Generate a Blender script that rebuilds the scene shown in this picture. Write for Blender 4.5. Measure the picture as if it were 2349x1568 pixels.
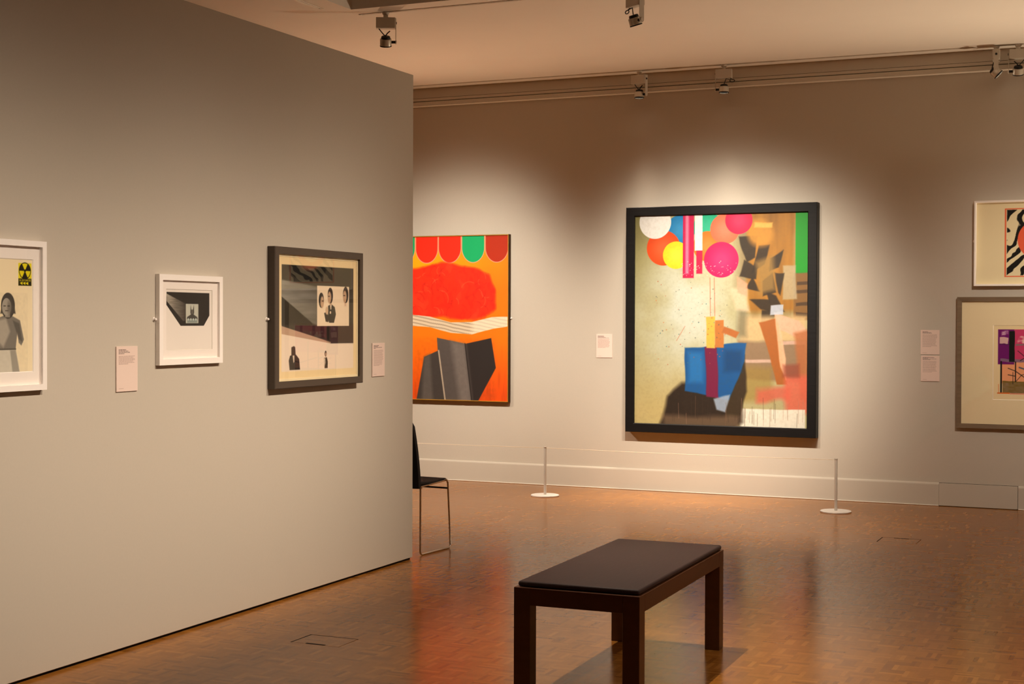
import bpy, bmesh, math, random
import numpy as np
from mathutils import Vector, Matrix

for o in list(bpy.data.objects):
    bpy.data.objects.remove(o)
scene = bpy.context.scene
C = scene.collection
PI = math.pi

# ------------------------------------------------------------------ camera
cam_d = bpy.data.cameras.new('camera')
cam_d.sensor_fit = 'HORIZONTAL'
cam_d.sensor_width = 36.0
cam_d.lens = 36.0 * 3367.2 / 2349.0
cam_d.clip_start = 0.05
cam = bpy.data.objects.new('camera', cam_d)
C.objects.link(cam)
YAW, PITCH, ROLL = 0.418443, -0.0157675, 0.0029888
cy_, sy_ = math.cos(YAW), math.sin(YAW)
fwd = Vector((-sy_ * math.cos(PITCH), cy_ * math.cos(PITCH), math.sin(PITCH)))
r0 = Vector((cy_, sy_, 0))
u0 = r0.cross(fwd)
right = math.cos(ROLL) * r0 + math.sin(ROLL) * u0
up = -math.sin(ROLL) * r0 + math.cos(ROLL) * u0
M = Matrix((right, up, -fwd)).transposed().to_4x4()
M.translation = Vector((0, 0, 1.5))
cam.matrix_world = M
scene.camera = cam

# ------------------------------------------------------------------ world, exposure
w = bpy.data.worlds.new('world')
scene.world = w
w.use_nodes = True
bg = w.node_tree.nodes['Background']
bg.inputs[0].default_value = (1.0, 0.8, 0.6, 1)
bg.inputs[1].default_value = 0.0
vs = scene.view_settings
vs.view_transform = 'Standard'
vs.look = 'None'
vs.gamma = 1.0
vs.use_curve_mapping = False
vs.exposure = 0.0

# ------------------------------------------------------------------ gallery lights and added fill lamps outside the frame
WARM = (1.0, 0.835, 0.655)
PURE = (1.0, 0.89, 0.74)


def spot(name, loc, aim, power, sigma, col=WARM, r=0.03, n=2, flap=None):
    """lamp with a soft bell-shaped beam (its photometric profile): exp(-(tan angle / tan sigma)^n);
    flap: a barn door under the beam, tangents of the angles below the axis where it begins and ends to cut"""
    d = bpy.data.lights.new(name, 'SPOT')
    d.energy = power
    d.color = col
    d.spot_size = 2 * math.atan(2.7 * math.tan(math.radians(sigma)))
    d.spot_blend = 0.25
    d.shadow_soft_size = r
    d.use_nodes = True
    nt = d.node_tree
    em = nt.nodes['Emission']
    tc = nt.nodes.new('ShaderNodeTexCoord')
    sp = nt.nodes.new('ShaderNodeSeparateXYZ')
    nt.links.new(tc.outputs['Normal'], sp.inputs[0])
    z2 = nt.nodes.new('ShaderNodeMath'); z2.operation = 'MULTIPLY'
    nt.links.new(sp.outputs[2], z2.inputs[0]); nt.links.new(sp.outputs[2], z2.inputs[1])
    iv = nt.nodes.new('ShaderNodeMath'); iv.operation = 'DIVIDE'; iv.inputs[0].default_value = 1.0
    nt.links.new(z2.outputs[0], iv.inputs[1])
    t2 = nt.nodes.new('ShaderNodeMath'); t2.operation = 'SUBTRACT'; t2.inputs[0].default_value = 1.0
    nt.links.new(iv.outputs[0], t2.inputs[1])
    k0 = nt.nodes.new('ShaderNodeMath'); k0.operation = 'MULTIPLY'
    k0.inputs[1].default_value = 1.0 / math.tan(math.radians(sigma)) ** 2
    nt.links.new(t2.outputs[0], k0.inputs[0])
    ab = nt.nodes.new('ShaderNodeMath'); ab.operation = 'POWER'; ab.inputs[1].default_value = n / 2
    k1 = nt.nodes.new('ShaderNodeMath'); k1.operation = 'ABSOLUTE'
    nt.links.new(k0.outputs[0], k1.inputs[0]); nt.links.new(k1.outputs[0], ab.inputs[0])
    k = nt.nodes.new('ShaderNodeMath'); k.operation = 'MULTIPLY'; k.inputs[1].default_value = -1.0
    nt.links.new(ab.outputs[0], k.inputs[0])
    ex = nt.nodes.new('ShaderNodeMath'); ex.operation = 'EXPONENT'
    nt.links.new(k.outputs[0], ex.inputs[0])
    res = ex.outputs[0]
    if flap:
        dv = nt.nodes.new('ShaderNodeMath'); dv.operation = 'DIVIDE'
        nt.links.new(sp.outputs[1], dv.inputs[0]); nt.links.new(sp.outputs[2], dv.inputs[1])
        mr = nt.nodes.new('ShaderNodeMapRange'); mr.interpolation_type = 'SMOOTHSTEP'
        mr.inputs['From Min'].default_value = flap[0]
        mr.inputs['From Max'].default_value = flap[1]
        mr.inputs['To Min'].default_value = 1.0
        mr.inputs['To Max'].default_value = 0.0
        nt.links.new(dv.outputs[0], mr.inputs['Value'])
        mu = nt.nodes.new('ShaderNodeMath'); mu.operation = 'MULTIPLY'
        nt.links.new(ex.outputs[0], mu.inputs[0]); nt.links.new(mr.outputs[0], mu.inputs[1])
        res = mu.outputs[0]
    nt.links.new(res, em.inputs['Strength'])
    o = bpy.data.objects.new(name, d)
    C.objects.link(o)
    o.location = loc
    o.rotation_euler = (Vector(aim) - Vector(loc)).to_track_quat('-Z', 'Y').to_euler()
    return o


# washers along the partition
spot('washer_light', (-1.30, 4.3, 3.4), (-4.27, 4.3, 0.70), 500, 18.5, WARM, 0.03, 2, (0.10, 0.23))
spot('washer_light', (-1.30, 5.8, 3.4), (-4.27, 5.8, 0.70), 500, 18.5, WARM, 0.03, 2, (0.10, 0.23))
spot('washer_light', (-1.30, 7.1, 3.4), (-4.27, 7.2, 0.70), 500, 18.5, WARM, 0.03, 2, (0.10, 0.23))
# second lamp on the large black-framed picture, lamp on the two prints; then two added floor fills
spot('picture_and_floor_light', (-2.35, 9.07, 3.42), (-3.20, 12.23, 1.35), 560, 18.5, PURE, 0.03, 4)
spot('picture_and_floor_light', (-0.2, 9.07, 3.42), (-0.7, 12.23, 1.3), 300, 19, PURE, 0.03, 3)
spot('picture_and_floor_light', (-1.9, 9.07, 3.42), (-3.2, 10.9, 0.0), 420, 22, WARM, 0.03, 3)  # added to brighten the floor before the black frame
spot('picture_and_floor_light', (-7.0, 9.07, 3.42), (-5.2, 10.7, 0.0), 420, 22, WARM, 0.03, 3)  # added to brighten the floor on the left, unseen
# over the bench
spot('bench_light', (-2.62, 6.33, 3.5), (-1.75, 6.1, 0.0), 400, 19, WARM, 0.012)
# unseen lamps added for bounce light and for the bench side rail
spot('room_fill', (0.9, 9.0, 3.42), (1.2, 9.4, 0.0), 250, 35)
spot('room_fill', (-7.3, 9.3, 3.42), (-6.6, 10.4, 0.0), 350, 35)
spot('room_fill', (1.4, 5.6, 3.42), (-0.9, 5.9, 0.2), 300, 19)
# unseen lamps added to brighten the ceiling, in place of floor bounce
spot('ceiling_fill', (1.5, 11.95, 0.9), (-1.8, 10.2, 3.645), 620, 27, (1.0, 0.80, 0.56), 0.05)
spot('ceiling_fill', (-7.6, 11.95, 0.9), (-4.6, 10.2, 3.645), 290, 28, (1.0, 0.64, 0.38), 0.05)


# ------------------------------------------------------------------ materials
def lin(c):
    out = []
    for v in c[:3]:
        v = v / 255.0
        out.append(v / 12.92 if v <= 0.04045 else ((v + 0.055) / 1.055) ** 2.4)
    return tuple(out) + (1.0,)


def mat(name, col, rough=0.5, metal=0.0, spec=0.5, var=0.06, scale=(8, 8, 8), bump=0.0, coat=0.0):
    """procedural: base colour broken up by noise, optional fine bump"""
    m = bpy.data.materials.new(name)
    m.use_nodes = True
    nt = m.node_tree
    b = nt.nodes['Principled BSDF']
    b.inputs['Roughness'].default_value = rough
    b.inputs['Metallic'].default_value = metal
    b.inputs['Specular IOR Level'].default_value = spec
    b.inputs['Coat Weight'].default_value = coat
    tc = nt.nodes.new('ShaderNodeTexCoord')
    mp = nt.nodes.new('ShaderNodeMapping')
    mp.inputs['Scale'].default_value = scale
    nt.links.new(tc.outputs['Object'], mp.inputs[0])
    nz = nt.nodes.new('ShaderNodeTexNoise')
    nz.inputs['Scale'].default_value = 1.0
    nz.inputs['Detail'].default_value = 4.0
    nt.links.new(mp.outputs[0], nz.inputs['Vector'])
    mx = nt.nodes.new('ShaderNodeMix')
    mx.data_type = 'RGBA'
    l = lin(col)
    mx.inputs[6].default_value = tuple(v * (1 - var) for v in l[:3]) + (1,)
    mx.inputs[7].default_value = tuple(min(1, v * (1 + var)) for v in l[:3]) + (1,)
    nt.links.new(nz.outputs[0], mx.inputs[0])
    nt.links.new(mx.outputs[2], b.inputs['Base Color'])
    if bump:
        bp = nt.nodes.new('ShaderNodeBump')
        bp.inputs['Strength'].default_value = bump
        bp.inputs['Distance'].default_value = 0.002
        nt.links.new(nz.outputs[0], bp.inputs['Height'])
        nt.links.new(bp.outputs[0], b.inputs['Normal'])
    return m


WALLC = (196, 186, 172)
m_wall = mat('wall_paint', WALLC, 0.75, 0, 0.25, 0.025, (90, 90, 90), 0.05)
m_ceil = mat('ceiling_paint', (226, 218, 208), 0.9, 0, 0.15, 0.02, (3, 3, 3))
m_trim = mat('trim_paint', (222, 212, 198), 0.55, 0, 0.35, 0.02, (6, 6, 6))
m_skirt = mat('skirting_paint', (198, 188, 174), 0.55, 0, 0.35, 0.02, (6, 6, 6))
m_black = mat('shadow_gap_black', (9, 8, 7), 0.8, 0, 0.2, 0.1)
m_white = mat('white_lacquer', (248, 240, 234), 0.45, 0, 0.4, 0.02, (5, 5, 60))
m_board = mat('mat_board', (248, 238, 230), 0.9, 0, 0.15, 0.015, (60, 60, 60))
m_cream = mat('cream_board', (238, 220, 180), 0.9, 0, 0.15, 0.015, (60, 60, 60))
m_greybrown = mat('grey_brown_frame', (78, 66, 56), 0.55, 0, 0.35, 0.12, (4, 60, 60), 0.1)
m_ebony = mat('black_stained_wood', (13, 10, 10), 0.55, 0, 0.22, 0.45, (5, 40, 40), 0.5)
m_gold = mat('gilt_edge', (214, 160, 62), 0.35, 0.5, 0.5, 0.1)
m_brownframe = mat('weathered_wood', (122, 102, 80), 0.6, 0, 0.3, 0.3, (5, 50, 50), 0.3)
m_darkedge = mat('dark_canvas_edge', (70, 46, 22), 0.7, 0, 0.2, 0.1)
m_label = mat('pale_pink_card', (232, 208, 196), 0.7, 0, 0.3, 0.01)
m_bwood = mat('dark_bench_wood', (86, 48, 22), 0.42, 0, 0.35, 0.22, (14, 3, 40), 0.08)
m_cush = mat('dark_leather', (58, 41, 40), 0.6, 0, 0.3, 0.25, (160, 14, 60), 0.3)
m_chair = mat('black_upholstery', (14, 11, 13), 0.75, 0, 0.3, 0.2, (200, 200, 200), 0.2)
m_chrome = mat('chrome', (205, 195, 185), 0.16, 1.0, 0.5, 0.03)
m_post = mat('satin_post_metal', (204, 196, 186), 0.4, 0.15, 0.5, 0.03)
m_base = mat('white_post_base', (232, 228, 224), 0.4, 0, 0.4, 0.02)
m_cord = mat('pale_elastic_cord', (236, 220, 196), 0.6, 0, 0.3, 0.05, (300, 300, 300))
m_lampwhite = mat('lamp_white_enamel', (196, 186, 172), 0.4, 0, 0.4, 0.03)
m_lampbody = mat('lamp_pale_alloy', (205, 196, 182), 0.3, 0.3, 0.5, 0.03)
m_lampblack = mat('lamp_black', (10, 9, 9), 0.5, 0, 0.4, 0.1)
m_track = mat('track_white', (208, 198, 184), 0.5, 0, 0.4, 0.02)
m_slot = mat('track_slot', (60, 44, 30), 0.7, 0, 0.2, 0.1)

m_lens = bpy.data.materials.new('lamp_lens')
m_lens.use_nodes = True
b = m_lens.node_tree.nodes['Principled BSDF']
b.inputs['Base Color'].default_value = (1, 0.95, 0.85, 1)
b.inputs['Emission Color'].default_value = (1, 0.88, 0.7, 1)
b.inputs['Emission Strength'].default_value = 5.0

# printed / painted picture surfaces: colour stored per vertex, fine canvas or paper tooth from noise
def paintmat(name, rough, bump, spec=0.3):
    m = bpy.data.materials.new(name)
    m.use_nodes = True
    nt = m.node_tree
    b = nt.nodes['Principled BSDF']
    b.inputs['Roughness'].default_value = rough
    b.inputs['Specular IOR Level'].default_value = spec
    at = nt.nodes.new('ShaderNodeAttribute')
    at.attribute_name = 'Col'
    nt.links.new(at.outputs['Color'], b.inputs['Base Color'])
    tc = nt.nodes.new('ShaderNodeTexCoord')
    nz = nt.nodes.new('ShaderNodeTexNoise')
    nz.inputs['Scale'].default_value = 350
    nt.links.new(tc.outputs['Object'], nz.inputs['Vector'])
    bp = nt.nodes.new('ShaderNodeBump')
    bp.inputs['Strength'].default_value = bump
    bp.inputs['Distance'].default_value = 0.001
    nt.links.new(nz.outputs[0], bp.inputs['Height'])
    nt.links.new(bp.outputs[0], b.inputs['Normal'])
    return m


m_oil = paintmat('oil_paint', 0.5, 0.25)
m_print = paintmat('printed_paper', 0.75, 0.05, 0.2)

# picture glass: clear pane with a fresnel reflection
m_glass = bpy.data.materials.new('picture_glass')
m_glass.use_nodes = True
nt = m_glass.node_tree
nt.nodes.clear()
out = nt.nodes.new('ShaderNodeOutputMaterial')
mixs = nt.nodes.new('ShaderNodeMixShader')
lw = nt.nodes.new('ShaderNodeLayerWeight')
lw.inputs['Blend'].default_value = 0.5
p5 = nt.nodes.new('ShaderNodeMath'); p5.operation = 'POWER'; p5.inputs[1].default_value = 5.0
nt.links.new(lw.outputs['Facing'], p5.inputs[0])
fr = nt.nodes.new('ShaderNodeMath'); fr.operation = 'MULTIPLY_ADD'
fr.inputs[1].default_value = 0.96; fr.inputs[2].default_value = 0.035
nt.links.new(p5.outputs[0], fr.inputs[0])
tr = nt.nodes.new('ShaderNodeBsdfTransparent')
gl = nt.nodes.new('ShaderNodeBsdfGlossy')
gl.inputs['Roughness'].default_value = 0.0
nt.links.new(fr.outputs[0], mixs.inputs[0])
nt.links.new(tr.outputs[0], mixs.inputs[1])
nt.links.new(gl.outputs[0], mixs.inputs[2])
nt.links.new(mixs.outputs[0], out.inputs[0])


# floor: finger-mosaic parquet, waxed
def floor_material():
    m = bpy.data.materials.new('finger_parquet')
    m.use_nodes = True
    nt = m.node_tree
    L = nt.links.new
    b = nt.nodes['Principled BSDF']

    def math_(op, a, bb=None, c=None):
        n = nt.nodes.new('ShaderNodeMath')
        n.operation = op
        for i, v in enumerate((a, bb, c)):
            if v is None:
                continue
            if isinstance(v, (int, float)):
                n.inputs[i].default_value = v
            else:
                L(v, n.inputs[i])
        return n.outputs[0]
    tc = nt.nodes.new('ShaderNodeTexCoord')
    sp = nt.nodes.new('ShaderNodeSeparateXYZ')
    L(tc.outputs['Object'], sp.inputs[0])
    S = 0.10
    x = math_('DIVIDE', sp.outputs[0], S)
    y = math_('DIVIDE', sp.outputs[1], S)
    cx, cy = math_('FLOOR', x), math_('FLOOR', y)
    fx, fy = math_('FRACT', x), math_('FRACT', y)
    par = math_('FLOORED_MODULO', math_('ADD', cx, cy), 2.0)
    inv = math_('SUBTRACT', 1.0, par)
    along = math_('ADD', math_('MULTIPLY', fx, par), math_('MULTIPLY', fy, inv))
    fi = math_('MULTIPLY', along, 5.0)
    idx = math_('FLOOR', fi)
    ff = math_('FRACT', fi)
    wn = nt.nodes.new('ShaderNodeTexWhiteNoise')
    wn.noise_dimensions = '3D'
    cv = nt.nodes.new('ShaderNodeCombineXYZ')
    L(cx, cv.inputs[0]); L(cy, cv.inputs[1]); L(idx, cv.inputs[2])
    L(cv.outputs[0], wn.inputs['Vector'])
    rp = nt.nodes.new('ShaderNodeValToRGB')
    el = rp.color_ramp.elements
    el[0].position = 0.0; el[0].color = lin((126, 78, 30))
    el[1].position = 1.0; el[1].color = lin((162, 108, 47))
    e = el.new(0.2); e.color = lin((142, 90, 35))
    e = el.new(0.82); e.color = lin((150, 97, 40))
    L(wn.outputs['Value'], rp.inputs[0])
    # large soft tone drift and grain
    nz = nt.nodes.new('ShaderNodeTexNoise')
    nz.inputs['Scale'].default_value = 0.9
    nz.inputs['Detail'].default_value = 3
    L(tc.outputs['Object'], nz.inputs['Vector'])
    ng = nt.nodes.new('ShaderNodeTexNoise')
    ng.inputs['Scale'].default_value = 60
    ng.inputs['Detail'].default_value = 3
    L(tc.outputs['Object'], ng.inputs['Vector'])
    hs = nt.nodes.new('ShaderNodeHueSaturation')
    val = math_('ADD', math_('MULTIPLY', nz.outputs[0], 0.24), math_('MULTIPLY', ng.outputs[0], 0.3))
    L(math_('ADD', val, 0.73), hs.inputs['Value'])
    hs.inputs['Saturation'].default_value = 1.0
    L(rp.outputs[0], hs.inputs['Color'])
    L(hs.outputs[0], b.inputs['Base Color'])
    # joints
    d1 = math_('SUBTRACT', 0.5, math_('ABSOLUTE', math_('SUBTRACT', ff, 0.5)))
    joint = math_('MINIMUM', math_('MULTIPLY', d1, 12.0), 1.0)
    h = math_('ADD', math_('MULTIPLY', joint, 0.25), math_('MULTIPLY', wn.outputs['Value'], 0.15))
    nb = nt.nodes.new('ShaderNodeTexNoise')
    nb.inputs['Scale'].default_value = 16
    nb.inputs['Detail'].default_value = 2
    L(tc.outputs['Object'], nb.inputs['Vector'])
    h2 = math_('ADD', h, math_('MULTIPLY', nb.outputs[0], 0.7))
    bp = nt.nodes.new('ShaderNodeBump')
    bp.inputs['Strength'].default_value = 0.05
    bp.inputs['Distance'].default_value = 0.0006
    L(h2, bp.inputs['Height'])
    L(bp.outputs[0], b.inputs['Normal'])
    rgh = math_('ADD', math_('MULTIPLY', wn.outputs['Value'], 0.03), math_('MULTIPLY', nz.outputs[0], 0.08))
    L(math_('ADD', rgh, 0.15), b.inputs['Roughness'])
    b.inputs['Specular IOR Level'].default_value = 0.16
    return m


m_floor = floor_material()


# ------------------------------------------------------------------ mesh helpers
class MB:
    def __init__(self):
        self.bm = bmesh.new()

    def box(self, x0, x1, y0, y1, z0, z1, bev=0.0, seg=1):
        vs_ = [self.bm.verts.new(p) for p in ((x0, y0, z0), (x1, y0, z0), (x1, y1, z0), (x0, y1, z0),
                                             (x0, y0, z1), (x1, y0, z1), (x1, y1, z1), (x0, y1, z1))]
        fs = [self.bm.faces.new([vs_[i] for i in q]) for q in
              ((3, 2, 1, 0), (4, 5, 6, 7), (0, 1, 5, 4), (1, 2, 6, 5), (2, 3, 7, 6), (3, 0, 4, 7))]
        if bev:
            ed = list({e for f in fs for e in f.edges})
            bmesh.ops.bevel(self.bm, geom=ed, offset=bev, segments=seg, affect='EDGES', profile=0.5)
        return self

    def quad(self, pts):
        self.bm.faces.new([self.bm.verts.new(p) for p in pts])
        return self

    def lathe(self, prof, c=(0, 0, 0), n=32, axis=None):
        """profile (r, h) spun about local z, then turned so that z points along axis"""
        q = Matrix.Identity(3)
        if axis is not None:
            q = Vector(axis).to_track_quat('Z', 'Y').to_matrix()
        c = Vector(c)
        rings = []
        for r, h in prof:
            if r < 1e-6:
                rings.append([self.bm.verts.new(c + q @ Vector((0, 0, h)))])
            else:
                rings.append([self.bm.verts.new(c + q @ Vector((r * math.cos(2 * PI * i / n), r * math.sin(2 * PI * i / n), h))) for i in range(n)])
        for a, bb in zip(rings[:-1], rings[1:]):
            for i in range(n):
                j = (i + 1) % n
                if len(a) == 1 and len(bb) == 1:
                    continue
                if len(a) == 1:
                    self.bm.faces.new((a[0], bb[j], bb[i]))
                elif len(bb) == 1:
                    self.bm.faces.new((a[i], a[j], bb[0]))
                else:
                    self.bm.faces.new((a[i], a[j], bb[j], bb[i]))
        return self

    def tube(self, pts, r, n=10, cap=True):
        pts = [Vector(p) for p in pts]
        rings = []
        t0 = (pts[1] - pts[0]).normalized()
        nrm = t0.orthogonal().normalized()
        for i, p in enumerate(pts):
            if i == 0:
                t = pts[1] - pts[0]
            elif i == len(pts) - 1:
                t = pts[-1] - pts[-2]
            else:
                t = (pts[i + 1] - p).normalized() + (p - pts[i - 1]).normalized()
            t.normalize()
            nrm = (nrm - t * nrm.dot(t)).normalized()
            bn = t.cross(nrm)
            rings.append([self.bm.verts.new(p + r * (math.cos(2 * PI * k / n) * nrm + math.sin(2 * PI * k / n) * bn)) for k in range(n)])
        for a, bb in zip(rings[:-1], rings[1:]):
            for k in range(n):
                j = (k + 1) % n
                self.bm.faces.new((a[k], a[j], bb[j], bb[k]))
        if cap:
            self.bm.faces.new(rings[0][::-1])
            self.bm.faces.new(rings[-1])
        return self

    def rings(self, w_, h_, prof):
        """picture moulding: profile of (inset, out) swept round a w x h rectangle; local x right, z up, -y out of the wall"""
        prev = None
        for q in prof:
            ins, o_ = q[0], q[1]
            ix = q[2] if len(q) > 2 else ins
            r = [self.bm.verts.new(p) for p in ((ix, -o_, ins), (w_ - ix, -o_, ins), (w_ - ix, -o_, h_ - ins), (ix, -o_, h_ - ins))]
            if prev:
                for i in range(4):
                    j = (i + 1) % 4
                    self.bm.faces.new((prev[i], prev[j], r[j], r[i]))
            prev = r
        return self

    def build(self, name, m, parent=None, smooth=False, loc=None):
        bmesh.ops.recalc_face_normals(self.bm, faces=self.bm.faces)
        me = bpy.data.meshes.new(name)
        self.bm.to_mesh(me)
        self.bm.free()
        if smooth:
            for p in me.polygons:
                p.use_smooth = True
            me.set_sharp_from_angle(angle=math.radians(35))
        me.materials.append(m)
        o = bpy.data.objects.new(name, me)
        C.objects.link(o)
        if parent:
            o.parent = parent
        if loc:
            o.location = loc
        return o


def thing(name, label, cat, loc=(0, 0, 0), rz=0.0, group=None):
    o = bpy.data.objects.new(name, None)
    o.empty_display_size = 0.1
    C.objects.link(o)
    o.location = loc
    o.rotation_euler = (0, 0, rz)
    o['label'] = label
    o['category'] = cat
    if group:
        o['group'] = group
    return o


def struct(o, label=None):
    o['kind'] = 'structure'
    if label:
        o['label'] = label
    return o


# ------------------------------------------------------------------ room
XL, YB, HC = -4.276, 12.23, 3.645          # partition face, back wall, ceiling
X0, X1, Y0 = -9.0, 2.6, -2.0               # rest of the room

# floor with two openings for the service boxes
HATCH = [(-1.772, -1.508, 10.066, 10.295), (-3.692, -3.432, 5.78, 5.965)]
xs = sorted({X0, X1, *[v for h in HATCH for v in h[:2]]})
ys = sorted({Y0, YB + 0.1, *[v for h in HATCH for v in h[2:]]})
mb = MB()
for i in range(len(xs) - 1):
    for j in range(len(ys) - 1):
        mx_, my_ = (xs[i] + xs[i + 1]) / 2, (ys[j] + ys[j + 1]) / 2
        if any(h[0] < mx_ < h[1] and h[2] < my_ < h[3] for h in HATCH):
            continue
        mb.quad([(xs[i], ys[j], 0), (xs[i + 1], ys[j], 0), (xs[i + 1], ys[j + 1], 0), (xs[i], ys[j + 1], 0)])
bmesh.ops.remove_doubles(mb.bm, verts=mb.bm.verts, dist=1e-5)
floor = struct(mb.build('floor', m_floor), 'glossy brown finger parquet floor')

# service boxes let into the floor
for (a, b2, c, d), lab, notch in ((HATCH[0], 'parquet floor box lid in front of the right-hand prints, farther of the two', 'far'),
                                  (HATCH[1], 'parquet floor box lid near the foot of the partition wall, nearer of the two', 'near')):
    t = thing('floor_box', lab, 'floor box', ((a + b2) / 2, (c + d) / 2, 0))
    hw, hd = (b2 - a) / 2, (d - c) / 2
    MB().box(-hw, hw, -hd, hd, -0.05, -0.022).build('pan', m_black, t)
    g = 0.005
    lid = MB().box(-hw + g, hw - g, -hd + g, hd - g, -0.016, -0.0005, 0.001).build('lid', m_floor, t)
    s = 1 if notch == 'far' else -1
    MB().box(-0.05, 0.05, s * (hd - 0.012) - 0.006, s * (hd - 0.012) + 0.006, -0.001, 0.0006).build('finger_slot', m_black, t)
    # thin worn metal edge
    MB().rings(2 * hw, 2 * hd, [(0, 0), (0.003, 0)]).build('edge_strip', m_slot, t)
    e = [c_ for c_ in t.children if c_.name.startswith('edge_strip')][0]
    e.rotation_euler = (-PI / 2, 0, 0)
    e.location = (-hw, hd, -0.0004)
    for v in e.data.vertices:
        v.co = Vector((v.co.x, 0, v.co.z))

# back wall, side and rear walls
struct(MB().box(X0 - 0.15, X1 + 0.15, YB, YB + 0.15, 0, HC).build('wall_back', m_wall))
struct(MB().box(X0 - 0.15, X0, Y0, YB, 0, HC).build('wall_left', m_wall))
struct(MB().box(X1, X1 + 0.15, Y0, YB, 0, HC).build('wall_right', m_wall))
struct(MB().box(X0 - 0.15, X1 + 0.15, Y0 - 0.15, Y0, 0, HC).build('wall_rear', m_wall))

# free-standing partition with its recessed black foot
part_w = struct(MB().box(XL - 0.23, XL, Y0, 8.097, 0.013, 3.01, 0.002).build('wall_partition', m_wall))
MB().box(XL - 0.22, XL - 0.012, Y0 + 0.01, 8.085, 0.0, 0.013).build('shadow_gap', m_black, part_w)

# ceiling with a deep recess
RX0, RX1, RY0, RY1, RZ = -5.19, 1.0, 2.0, 8.90, 4.15
mb = MB()
for (a, b2, c, d) in ((X0, RX0, Y0, YB), (RX1, X1, Y0, YB), (RX0, RX1, Y0, RY0), (RX0, RX1, RY1, YB)):
    mb.box(a, b2, c, d, HC, HC + 0.02)
ceil = struct(mb.build('ceiling', m_ceil))
mb = MB()
mb.box(RX0 - 0.02, RX0, RY0, RY1, HC + 0.02, RZ).box(RX1, RX1 + 0.02, RY0, RY1, HC + 0.02, RZ)
mb.box(RX0, RX1, RY0 - 0.02, RY0, HC + 0.02, RZ).box(RX0, RX1, RY1, RY1 + 0.02, HC + 0.02, RZ)
mb.box(RX0, RX1, RY0, RY1, RZ, RZ + 0.02)
mb.build('ceiling_recess', m_ceil, ceil)

# cornice on the back wall: frieze board, two fillets, dark strips as groove shade, and a bead
struct(MB().box(X0, X1, YB - 0.008, YB, 3.556, HC - 0.0005).build('trim_1', m_trim))
mb = MB()
mb.box(X0, X1, YB - 0.034, YB, 3.523, 3.549, 0.003)
mb.box(X0, X1, YB - 0.044, YB, 3.4835, 3.516, 0.003)
struct(mb.build('trim_2', m_trim))
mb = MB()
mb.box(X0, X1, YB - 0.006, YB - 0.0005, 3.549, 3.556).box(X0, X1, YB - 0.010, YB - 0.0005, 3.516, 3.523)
struct(mb.build('trim_groove_shade', m_slot))  # dark colour stands in for the shade inside the grooves
struct(MB().box(X0, X1, YB - 0.052, YB, 3.474, 3.4835, 0.004, 2).build('trim_5', m_trim))

# skirting, with the access panel in it near the prints
def skirting(name, xa, xb):
    mb = MB()
    prof = [(0, 0), (0.018, 0), (0.018, 0.172), (0.016, 0.180), (0.009, 0.1875), (0, 0.1885)]
    va = [mb.bm.verts.new((xa, YB - p[0], p[1])) for p in prof]
    vb = [mb.bm.verts.new((xb, YB - p[0], p[1])) for p in prof]
    for i in range(len(prof) - 1):
        mb.bm.faces.new((va[i], va[i + 1], vb[i + 1], vb[i]))
    mb.bm.faces.new(va[::-1]); mb.bm.faces.new(vb)
    o = struct(mb.build(name, m_skirt))
    mb = MB().box(xa, xb, YB - 0.028, YB - 0.0175, 0, 0.009, 0.003)
    mb.build('floor_bead', m_trim, o)
    return o


skirting('baseboard_back', X0, -1.656)
skirting('baseboard_back_right', -1.048, X1)
ap = struct(MB().box(-1.6555, -1.0515, YB - 0.0165, YB - 0.001, 0.004, 0.1855, 0.001).build('trim_3', m_skirt))
MB().box(-1.656, -1.048, YB - 0.004, YB, 0.0, 0.1885).build('shadow_gap', m_slot, ap)


# ------------------------------------------------------------------ lighting tracks
def track(label, p0, p1):
    p0, p1 = Vector(p0), Vector(p1)
    mid = (p0 + p1) / 2
    d = p1 - p0
    t = thing('lighting_track', label, 'track', mid, math.atan2(d.y, d.x))
    L_ = d.length / 2
    mb = MB()
    mb.box(-L_, L_, -0.016, -0.004, -0.004, 0).box(-L_, L_, 0.004, 0.016, -0.004, 0)
    mb.build('rail', m_track, t)
    MB().box(-L_, L_, -0.004, 0.004, -0.001, 0).build('conductor_slot', m_slot, t)
    mb = MB()
    mb.box(-L_ - 0.02, -L_, -0.016, 0.016, -0.006, 0, 0.002).build('end_cap', m_track, t)
    mb = MB()
    mb.box(L_, L_ + 0.02, -0.016, 0.016, -0.006, 0, 0.002).build('end_cap', m_track, t)
    return t


YT1, YT2 = 9.07, 12.05
track('pale ceiling track running along the far edge of the ceiling recess', (-5.20, YT1, HC), (1.0, YT1, HC))
track('pale ceiling track along the left edge of the ceiling recess', (-5.36, 3.0, HC), (-5.36, 8.77, HC))
track('pale ceiling track running close to the back wall cornice', (-8.2, YT2, HC), (1.0, YT2, HC))


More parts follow.
